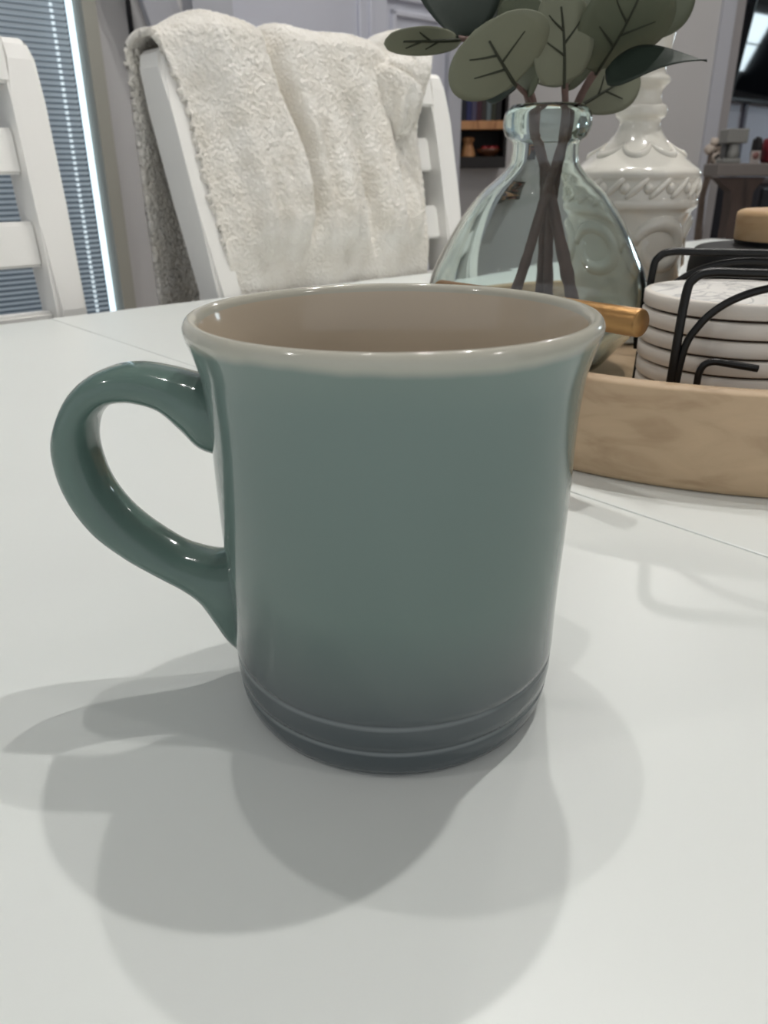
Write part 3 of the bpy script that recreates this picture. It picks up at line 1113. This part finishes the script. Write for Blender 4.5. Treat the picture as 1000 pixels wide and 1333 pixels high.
tv, tf = [], []
for j in range(NB + 1):
    q = j / NB                        # 0 back hem ... 1 front hem
    for i in range(NA + 1):
        s = i / NA
        # path: back length BH, over-the-top arc, front length FH
        arc = 0.075
        L = BH + arc + FH
        d = q * L
        front = d - BH - arc
        if d < BH:
            reg, back = 0, BH - d
        elif d < BH + arc:
            reg = 1
        else:
            reg = 2
        # side limits
        if reg == 2:
            al = 0.003 + 0.015 * sstep(front, 0.0, 0.06) + 0.006 * sstep(front, 0.1, 0.3)
            ar = 0.392 - 0.022 * sstep(front, 0.0, 0.10) - 0.004 * sstep(front, 0.1, 0.3)
        elif reg == 1:
            t = (d - BH) / arc
            al = -0.006 + 0.009 * t
            ar = 0.387 + 0.005 * t
        else:
            al = -0.006 + 0.008 * sstep(back, 0, 0.3)
            ar = 0.387
        a = al + (ar - al) * s
        # fold relief
        fr = max(0.0, front)
        c1 = 0.138 + 0.022 * sstep(fr, 0, 0.12) - 0.022 * sstep(fr, 0.14, 0.3)
        c2 = 0.238 + 0.024 * sstep(fr, 0.02, 0.25)
        c3 = 0.330 + 0.028 * sstep(fr, 0.03, 0.2)
        h = 0.022
        h += 0.012 * math.sin(PI * min(1, max(0, (a - al) / max(0.02, c1 - al)))) if a < c1 else 0
        h += 0.014 * (1 - ((a - c1) / 0.12)) * (1 if c1 < a < c1 + 0.12 else 0) * (1 - math.exp(-(max(0, a - c1) / 0.008)))
        h -= 0.024 * crease(a, c1, 0.010)
        h -= 0.016 * crease(a, c2, 0.016) * sstep(fr, 0.02, 0.1)
        h -= 0.018 * crease(a, c3, 0.012)
        h += (0.006 * math.sin(a * 88 + fr * 7) + 0.004 * math.sin(a * 190 - fr * 11 + 1.3)) * sstep(fr, 0.03, 0.14)
        h += 0.010 * noise.noise(Vector((a * 11, d * 5, 3.1)))
        # knot-like bunch near the right end of the rail
        bun = math.exp(-((a - 0.362) / 0.030) ** 2) * math.exp(-((d - BH - arc * 0.85) / 0.05) ** 2)
        dip = math.exp(-((a - 0.360) / 0.012) ** 2) * math.exp(-((d - BH - arc * 0.75) / 0.022) ** 2)
        h += 0.040 * bun - 0.034 * dip
        # hem thins out
        edge = min(s, 1 - s)
        h *= 0.20 + 0.80 * sstep(edge, 0, 0.16 if s < 0.5 else 0.06)
        # top height profile along the rail
        toph = 0.002 + 0.008 * math.exp(-((a - 0.06) / 0.06) ** 2) + 0.010 * math.exp(-((a - 0.17) / 0.05) ** 2) + 0.012 * math.exp(-((a - 0.27) / 0.05) ** 2) + 0.020 * math.exp(-((a - 0.366) / 0.022) ** 2) - 0.012 * crease(a, 0.140, 0.012) - 0.012 * crease(a, 0.325, 0.014)
        k = math.tan(RAKE)
        if reg == 2:
            z = CT - front * 0.97
            off_ = PD / 2 + 0.003 + h
            # rounded shoulder where it turns over the rail
            p = pos1(a, z, off_)
            p.z += toph * math.exp(-front / 0.035)
        elif reg == 1:
            t = (d - BH) / arc
            an = PI * t
            b = -math.cos(an) * (PD / 2 + 0.003 + h)
            z = CT + math.sin(an) * (0.012 + h * 0.55) + toph * (0.35 + 0.65 * t) * 1.0
            p = pos1(a, CT, b)
            p.z = z
        else:
            p = pos1(a, CT, -(PD / 2 + 0.003 + h))
            p.z = CT - back + toph * 0.35 * math.exp(-back / 0.05)
            p = p + NV * (0.010 * math.sin(a * 42 + 1.0) * sstep(back, 0.02, 0.2))
        w = noise.noise(Vector((p.x * 190, p.y * 190, p.z * 190))) * 0.0011 + noise.noise(Vector((p.x * 420, p.y * 420, p.z * 330))) * 0.0016 + noise.noise(Vector((p.x * 80, p.y * 80, p.z * 80))) * 0.0012
        p = p - NV * w + Vector((0, 0, w * 0.6))
        if p.z < 0.09 and reg == 2:
            lim = 0.814 + 0.003 * math.sin(a * 60)
            nn = p.dot(NV)
            if nn < lim:
                p = p + NV * ((lim - nn) * (1 - sstep(p.z, 0.03, 0.09)))
        tv.append(p)
for j in range(NB):
    for i in range(NA):
        a = j * (NA + 1) + i
        tf.append((a, a + 1, a + NA + 2, a + NA + 1))
thr = mesh_obj('throw_blanket', tv, tf, M_throw, None, True)
sm = thr.modifiers.new('thick', 'SOLIDIFY')
sm.thickness = 0.008
sm.offset = 1
tag(thr, 'cream fluffy sherpa throw folded over the back of the white chair', 'blanket')

# the bunched corner of the throw, pulled up over the rail
bm = bmesh.new()
bmesh.ops.create_icosphere(bm, subdivisions=6, radius=1.0)
kc = at_plane(517, 112, T(0, 0.846, 0), NV)
for v in bm.verts:
    d = v.co.normalized()
    r = 1 + 0.16 * noise.noise(d * 1.7 + Vector((3, 1, 0)))
    # a soft fold running across it, and folds hanging below
    r -= 0.30 * math.exp(-((d.z - 0.42 + 0.55 * d.x) / 0.16) ** 2) * max(0.0, 0.35 - d.y)
    r += 0.07 * math.sin(d.x * 11 + d.z * 2) * sstep(-d.z, -0.1, 0.6)
    r += 0.035 * noise.noise(d * 9) + 0.045 * noise.noise(d * 17)
    p = UV * (d.x * 0.036) + NV * (d.y * 0.030) + Vector((0, 0, d.z * (0.036 if d.z > 0 else 0.062)))
    v.co = kc + p * r
bm_obj('bunched_corner', bm, M_throw, thr, True)

# ------------------------------------------------------------------ bookcase on the hall wall
YB = YF - 0.20
bl, br = at_y(597, 165, YB).x, at_y(661, 165, YB).x
zb0, zs0, zs1 = at_y(625, 219, YB).z, at_y(625, 168, YB).z, at_y(625, 157, YB).z
ztopb = zs1 + 0.60
M_dkshelf = mat('bookcase_dark', S(26, 22, 22), 0.6)
bc = thing('wall_bookcase', 'dark wall bookcase with a light wood shelf behind the glass vase', 'bookcase', ((bl + br) / 2, YF - 0.1, zb0))
binv = Matrix.Translation(-Vector(bc.location))


def bpart(name, *a, **k):
    o = xbox(name, *a, **k)
    o.parent = bc
    o.matrix_parent_inverse = binv
    return o


bpart('back_panel', bl, br, YF - 0.012, YF - 0.002, zb0, ztopb, M_dkshelf)
bpart('side_panel', bl, bl + 0.012, YB, YF - 0.012, zb0, ztopb, M_dkshelf)
bpart('side_panel', br - 0.012, br, YB, YF - 0.012, zb0, ztopb, M_dkshelf)
zfl = at_y(625, 204, YB).z
bpart('bottom_board', bl + 0.012, br - 0.012, YB, YF - 0.012, zb0, zfl, M_dkshelf)
bpart('shelf_board', bl + 0.012, br - 0.012, YB, YF - 0.012, zs0, zs1, M_shelf)
bpart('top_board', bl, br, YB, YF - 0.002, ztopb, ztopb + 0.02, M_dkshelf)
x = bl + 0.015
cols = [((28, 30, 44), 'black-blue'), ((38, 44, 92), 'navy blue'), ((78, 74, 100), 'grey violet'), ((62, 28, 44), 'dark maroon'), ((52, 46, 44), 'dark brown'), ((96, 108, 112), 'pale grey-green'), ((44, 48, 34), 'olive'), ((20, 20, 22), 'plain black')]
for k, (c, nm) in enumerate(cols):
    w = (br - bl - 0.034) / len(cols) * random.choice((0.9, 1.0, 1.05))
    if x + w > br - 0.014:
        w = br - 0.0145 - x
    hgt = random.uniform(0.20, 0.25)
    bk = thing('book', f'{nm} book standing on the light wood shelf of the bookcase', 'book', (x + w / 2, YF - 0.1, zs1), 'books on the bookcase shelf')
    mb = mat('book_cover', S(*c), 0.6)
    bi = Matrix.Translation(-Vector(bk.location))
    for nm_, args, mm in (('cover', (x + 0.0006, x + w - 0.0006, YF - 0.175, YF - 0.03, zs1, zs1 + hgt), mb), ('pages', (x + 0.003, x + w - 0.003, YF - 0.168, YF - 0.028, zs1 + 0.004, zs1 + hgt + 0.0015), M_ceil)):
        o = xbox(nm_, *args, mm, bev=0.001)
        o.parent = bk
        o.matrix_parent_inverse = bi
    x += w
# bowl of red fruit and a tan figurine below
pb = at_y(632, 203, YF - 0.13)
bw = lathe('fruit_bowl', [(0.0, 0.0), (0.03, 0.0), (0.034, 0.006), (0.055, 0.02), (0.062, 0.036), (0.058, 0.036), (0.05, 0.022), (0.03, 0.010), (0.0, 0.008)], mat('bowl_brown', S(90, 54, 34), 0.4), None, 40, loc=(pb.x + 0.015, YF - 0.12, zfl))
tag(bw, 'small brown bowl of red fruit on the bottom of the bookcase', 'bowl')
M_red = mat('red_fruit', S(150, 28, 34), 0.35, var=0.1)
for k, (dx, dy, dz, wh) in enumerate(((-0.022, -0.015, 0.034, 'left'), (0.014, -0.020, 0.034, 'front'), (0.0, 0.016, 0.036, 'rear'), (0.036, 0.008, 0.036, 'right'))):
    fr_ = thing('red_apple', f'small red fruit, {wh} one in the brown bookcase bowl', 'fruit', (pb.x + 0.015 + dx, YF - 0.12 + dy, zfl + dz - 0.018), 'red fruit in the bookcase bowl')
    pr = [(0.0, 0.003), (0.008, 0.0), (0.015, 0.006), (0.0175, 0.016), (0.016, 0.026), (0.009, 0.031), (0.003, 0.029), (0.0, 0.026)]
    lathe('flesh', [tuple(p) for p in spline(pr, 3)], M_red, fr_, 20)
    tube('stalk', [(0, 0, 0.026), (0.001, 0, 0.034), (0.003, 0, 0.038)], 0.001, M_stem, fr_, 6)
cone = lathe('wicker_cone', [tuple(p) for p in spline([(0.0, 0.0), (0.032, 0.0), (0.034, 0.01), (0.026, 0.045), (0.022, 0.06), (0.030, 0.075), (0.022, 0.085), (0.0, 0.088)], 3)], M_shelf, None, 24, loc=(bl + 0.055, YF - 0.13, zfl))
tag(cone, 'tan wooden figurine at the left bottom of the bookcase', 'figurine')

# ------------------------------------------------------------------ television and things around it
tvl = tv_at(951.5, 130, 0.06)
tv_u0 = tvl.dot(UV)
tv_z0 = tvl.z
tvo = thing('television', 'large black wall-mounted television at the right edge', 'television', T(tv_u0 + 0.7, NTV - 0.03, tv_z0))
tinv = Matrix.Translation(-Vector(tvo.location))
M_screen = mat('tv_screen', S(8, 10, 14), 0.05, spec=0.5)


def tpart2(name, *a, **k):
    o = unbox(name, *a, **k)
    o.parent = tvo
    o.matrix_parent_inverse = tinv
    return o


tpart2('housing', tv_u0, tv_u0 + 1.45, NTV - 0.06, NTV - 0.02, tv_z0, tv_z0 + 0.83, M_dark, bev=0.004)
tpart2('screen', tv_u0 + 0.012, tv_u0 + 1.438, NTV - 0.0615, NTV - 0.0595, tv_z0 + 0.022, tv_z0 + 0.818, M_screen)
tpart2('wall_mount', tv_u0 + 0.5, tv_u0 + 0.9, NTV - 0.02, NTV - 0.001, tv_z0 + 0.2, tv_z0 + 0.6, M_dark)
pc = tv_at(970, 140, 0.01)
cu = pc.dot(UV)
cc = unbox('cord_cover', cu - 0.018, cu + 0.018, NTV - 0.025, NTV - 0.001, tv_at(985, 232, 0.35).z + 0.005, tv_z0 - 0.002, mat('cord_cover_grey', S(92, 92, 104), 0.6))
tag(cc, 'grey cord cover strip running down below the television', 'cord cover')

tvo.rotation_mode = 'AXIS_ANGLE'
tvo.rotation_axis_angle = (TV_TILT, UV.x, UV.y, 0)
# wall across the TV room with the lit window that the screen mirrors
XW = 4.6
M_dkcurt = mat('curtain_dark', S(40, 44, 52), 0.9, bump=0.2, bscale=40)
xbox('wall_side', XW, XW + 0.1, -2.0, 10.0, ZF, ZC, M_wall, kind='structure')
wy, wzc = WIN
M_win = mat('window_daylight', (0.8, 0.93, 1, 1), 0.4, emit=(0.78, 0.93, 1.0, 1), estr=9.0)
w1 = xbox('window_1', XW - 0.03, XW - 0.001, wy - 0.42, wy + 0.46, wzc - 0.27, wzc + 0.28, M_ceil, kind='structure')
xbox('pane', XW - 0.034, XW - 0.03, wy - 0.36, wy + 0.415, wzc + 0.008, wzc + 0.215, M_win, w1)
xbox('pane', XW - 0.034, XW - 0.03, wy - 0.36, wy + 0.415, wzc - 0.205, wzc - 0.008, M_win, w1)

bm = bmesh.new()  # unseen drape added to slant the window edge mirrored in the screen
cv = [(wy + 0.34, wzc + 0.30), (wy + 0.62, wzc + 0.30), (wy + 0.62, wzc - 0.35), (wy + 0.20, wzc - 0.35)]
cf = [bm.verts.new((XW - 0.06, y, z)) for y, z in cv]
cb = [bm.verts.new((XW - 0.045, y, z)) for y, z in cv]
bm.faces.new(cf)
bm.faces.new(cb[::-1])
for k in range(4):
    bm.faces.new((cf[k], cb[k], cb[(k + 1) % 4], cf[(k + 1) % 4]))
tag(bm_obj('added_curtain', bm, M_dkcurt), 'added dark drape slanting the window edge that the television mirrors', 'added_curtain')

# pedestal counter with a flared bracket post
YP = 3.3


def at_p(px, py, dy=0.0):
    return at_y(px, py, YP + dy)


M_counter = mat('counter_grey', S(118, 112, 108), 0.5, var=0.06)
a, b = at_p(934, 230), at_p(1030, 212)
ped = thing('pedestal_counter', 'dark wooden pedestal with a flared bracket and grey top under the television', 'pedestal', ((a.x + b.x) / 2, YP + 0.06, ZF))
pinv = Matrix.Translation(-Vector(ped.location))
o = xbox('counter_top', a.x, b.x, YP, YP + 0.16, a.z, b.z, M_counter, bev=0.006)
o.parent = ped
o.matrix_parent_inverse = pinv
outl = [at_p(937, 231), at_p(956, 250), at_p(953, 275), at_p(944, 312)]
dx_ = at_p(984, 250).x
bm = bmesh.new()
ring = [(p.x, p.z) for p in outl]
ring[-1] = (ring[2][0], ZF)
ring += [(dx_, ZF), (dx_, outl[1].z), (at_p(1000, 231).x, outl[0].z)]
fv = [bm.verts.new((x, YP + 0.02, z)) for x, z in ring]
bv = [bm.verts.new((x, YP + 0.10, z)) for x, z in ring]
bm.faces.new(fv)
bm.faces.new(bv[::-1])
for k in range(len(ring)):
    j = (k + 1) % len(ring)
    bm.faces.new((fv[k], bv[k], bv[j], fv[j]))
o = bm_obj('bracket_post', bm, M_brown)
o.parent = ped
o.matrix_parent_inverse = pinv
zc_top = b.z
# grey appliance on the counter
a, b = at_p(943, 210, 0.05), at_p(977, 167, 0.05)
M_gr = mat('appliance_grey', S(132, 132, 128), 0.45)
M_gd = mat('appliance_shadow', S(92, 92, 92), 0.5)
ap = thing('coffee_maker', 'grey boxy coffee maker on the pedestal counter', 'coffee maker', ((a.x + b.x) / 2, YP + 0.10, zc_top))
ainv = Matrix.Translation(-Vector(ap.location))
hh = b.z - zc_top
ax0, ax1 = a.x, b.x
for nm, args, mm in (('base', (ax0, ax1 - 0.015, YP + 0.05, YP + 0.14, zc_top, zc_top + 0.018), M_gr), ('column', (ax0 + 0.012, ax1 - 0.02, YP + 0.10, YP + 0.14, zc_top + 0.018, zc_top + hh * 0.58), M_gd),
                     ('head', (ax0, ax1, YP + 0.05, YP + 0.14, zc_top + hh * 0.58, zc_top + hh), M_gr)):
    o = xbox(nm, *args, mm, bev=0.005)
    o.parent = ap
    o.matrix_parent_inverse = ainv
o = lathe('carafe', [tuple(p) for p in spline([(0.0, 0.0), (0.018, 0.0), (0.022, 0.02), (0.018, 0.045), (0.016, 0.05), (0.0, 0.05)], 3)], M_gr, ap, 20, loc=(0.0, -0.026, 0.019))
# small framed card, red pouch, black pouch
a, b = at_p(974, 226, 0.015), at_p(991, 196, 0.015)
card = thing('photo_card', 'small pale card with a rosy picture leaning on the pedestal counter', 'card', ((a.x + b.x) / 2, YP + 0.02, zc_top))
o = xbox('card_board', a.x, b.x, YP + 0.015, YP + 0.021, zc_top, b.z, mat('card_pale', S(170, 162, 158), 0.6))
o.parent = card
o.matrix_parent_inverse = Matrix.Translation(-Vector(card.location))
q = Vector(((a.x + b.x) / 2, YP + 0.014, (zc_top + b.z) / 2 + 0.005))
o = lathe('picture', [(0.0, 0.0), (0.013, 0.0), (0.013, 0.002), (0.0, 0.002)], mat('card_rose', S(130, 92, 88), 0.6), None, 20)
o.matrix_world = Matrix.Translation(q - Vector(card.location)) @ Matrix.Rotation(PI / 2, 4, 'X')
o.parent = card


def pouch(name, label, cat, x0, x1, y0, y1, z0, z1, m):
    bm = bmesh.new()
    bmesh.ops.create_cube(bm, size=2.0)
    bmesh.ops.subdivide_edges(bm, edges=bm.edges[:], cuts=6, use_grid_fill=True)
    c = Vector(((x0 + x1) / 2, (y0 + y1) / 2, (z0 + z1) / 2))
    for v in bm.verts:
        p = v.co.copy()
        n = p.normalized() * 1.25
        p = p.lerp(n, 0.45)
        p += Vector((noise.noise(p * 2.1), noise.noise(p * 2.1 + Vector((5, 0, 0))), noise.noise(p * 2.1 + Vector((0, 9, 0))))) * 0.14
        p.z = max(p.z, -1)
        v.co = Vector((c.x + p.x * (x1 - x0) / 2, c.y + p.y * (y1 - y0) / 2, c.z + p.z * (z1 - z0) / 2))
    o = bm_obj(name, bm, m, None, True)
    return tag(o, label, cat)


a, b = at_p(989, 205, 0.1), at_p(1030, 180, 0.1)
pouch('red_pouch', 'crumpled dark red pouch on the counter under the television', 'pouch', a.x + 0.012, b.x, YP + 0.05, YP + 0.14, zc_top, b.z, mat('pouch_red', S(110, 22, 36), 0.6))
a, b = at_p(978.5, 205, 0.1), at_p(989, 180, 0.1)
pouch('black_pouch', 'small black pouch beside the red one under the television', 'pouch', a.x, b.x, YP + 0.06, YP + 0.12, zc_top, b.z, mat('pouch_black', S(20, 18, 20), 0.7))
# dark media cabinet beyond
a = tv_at(985, 232, 0.35)
med = thing('media_cabinet', 'low dark grey media cabinet below the television', 'cabinet', T(a.dot(UV) + 0.6, NTV - 0.2, ZF))
minv = Matrix.Translation(-Vector(med.location))
mu = a.dot(UV)
for nm, args, mm in (('cabinet_body', (mu, mu + 1.3, NTV - 0.38, NTV - 0.03, ZF, a.z - 0.03), mat('media_grey', S(58, 58, 64), 0.5)), ('cabinet_top', (mu - 0.02, mu + 1.32, NTV - 0.40, NTV - 0.02, a.z - 0.03, a.z), mat('media_top', S(84, 70, 66), 0.5)),
                     ('cabinet_door', (mu + 0.03, mu + 0.62, NTV - 0.392, NTV - 0.38, ZF + 0.06, a.z - 0.06), M_dark), ('cabinet_door', (mu + 0.66, mu + 1.27, NTV - 0.392, NTV - 0.38, ZF + 0.06, a.z - 0.06), M_dark)):
    o = unbox(nm, *args, mm, bev=0.003)
    o.parent = med
    o.matrix_parent_inverse = minv

# tall dried flowers on the floor beside the doorway
YD = 3.78
fb = at_y(912, 330, YD)
dfl = thing('dried_flowers', 'tall bundle of speckled brown stems topped with cream dried blossoms', 'dried flowers', (fb.x, YD, ZF))
loc = Vector(dfl.location)
M_twig = mat('twig_speckle', S(96, 84, 76), 0.8, var=0.4, vscale=60)
M_bl = mat('blossom_cream', S(196, 184, 172), 0.8, var=0.15, vscale=40)
M_bd = mat('blossom_dark', S(60, 56, 54), 0.8)
for k in range(9):
    tx, ty = 916 + random.uniform(-1, 22), random.uniform(184, 212)
    tp = at_y(tx, ty, YD + random.uniform(-0.04, 0.04))
    md = at_y(914 + random.uniform(-2, 3), 255, YD + random.uniform(-0.03, 0.03))
    bs = Vector((fb.x + random.uniform(-0.02, 0.02), YD + random.uniform(-0.02, 0.02), ZF))
    Q = spline([tuple(bs), tuple(at_y(909 + random.uniform(-3, 4), 308, YD + random.uniform(-0.02, 0.02))), tuple(md), tuple(tp)], 5)
    tube('dry_stem', [Vector(q) - loc for q in Q], [0.012 - 0.008 * i / (len(Q) - 1) for i in range(len(Q))], M_twig, dfl, 7)
    bm = bmesh.new()
    bmesh.ops.create_icosphere(bm, subdivisions=2, radius=random.uniform(0.015, 0.024))
    for v in bm.verts:
        v.co *= 1 + 0.35 * noise.noise(v.co * 90 + Vector((k, 0, 0)))
        v.co += tp - loc
    bm_obj('blossom', bm, M_bd if k in (2, 6) else M_bl, dfl, True)
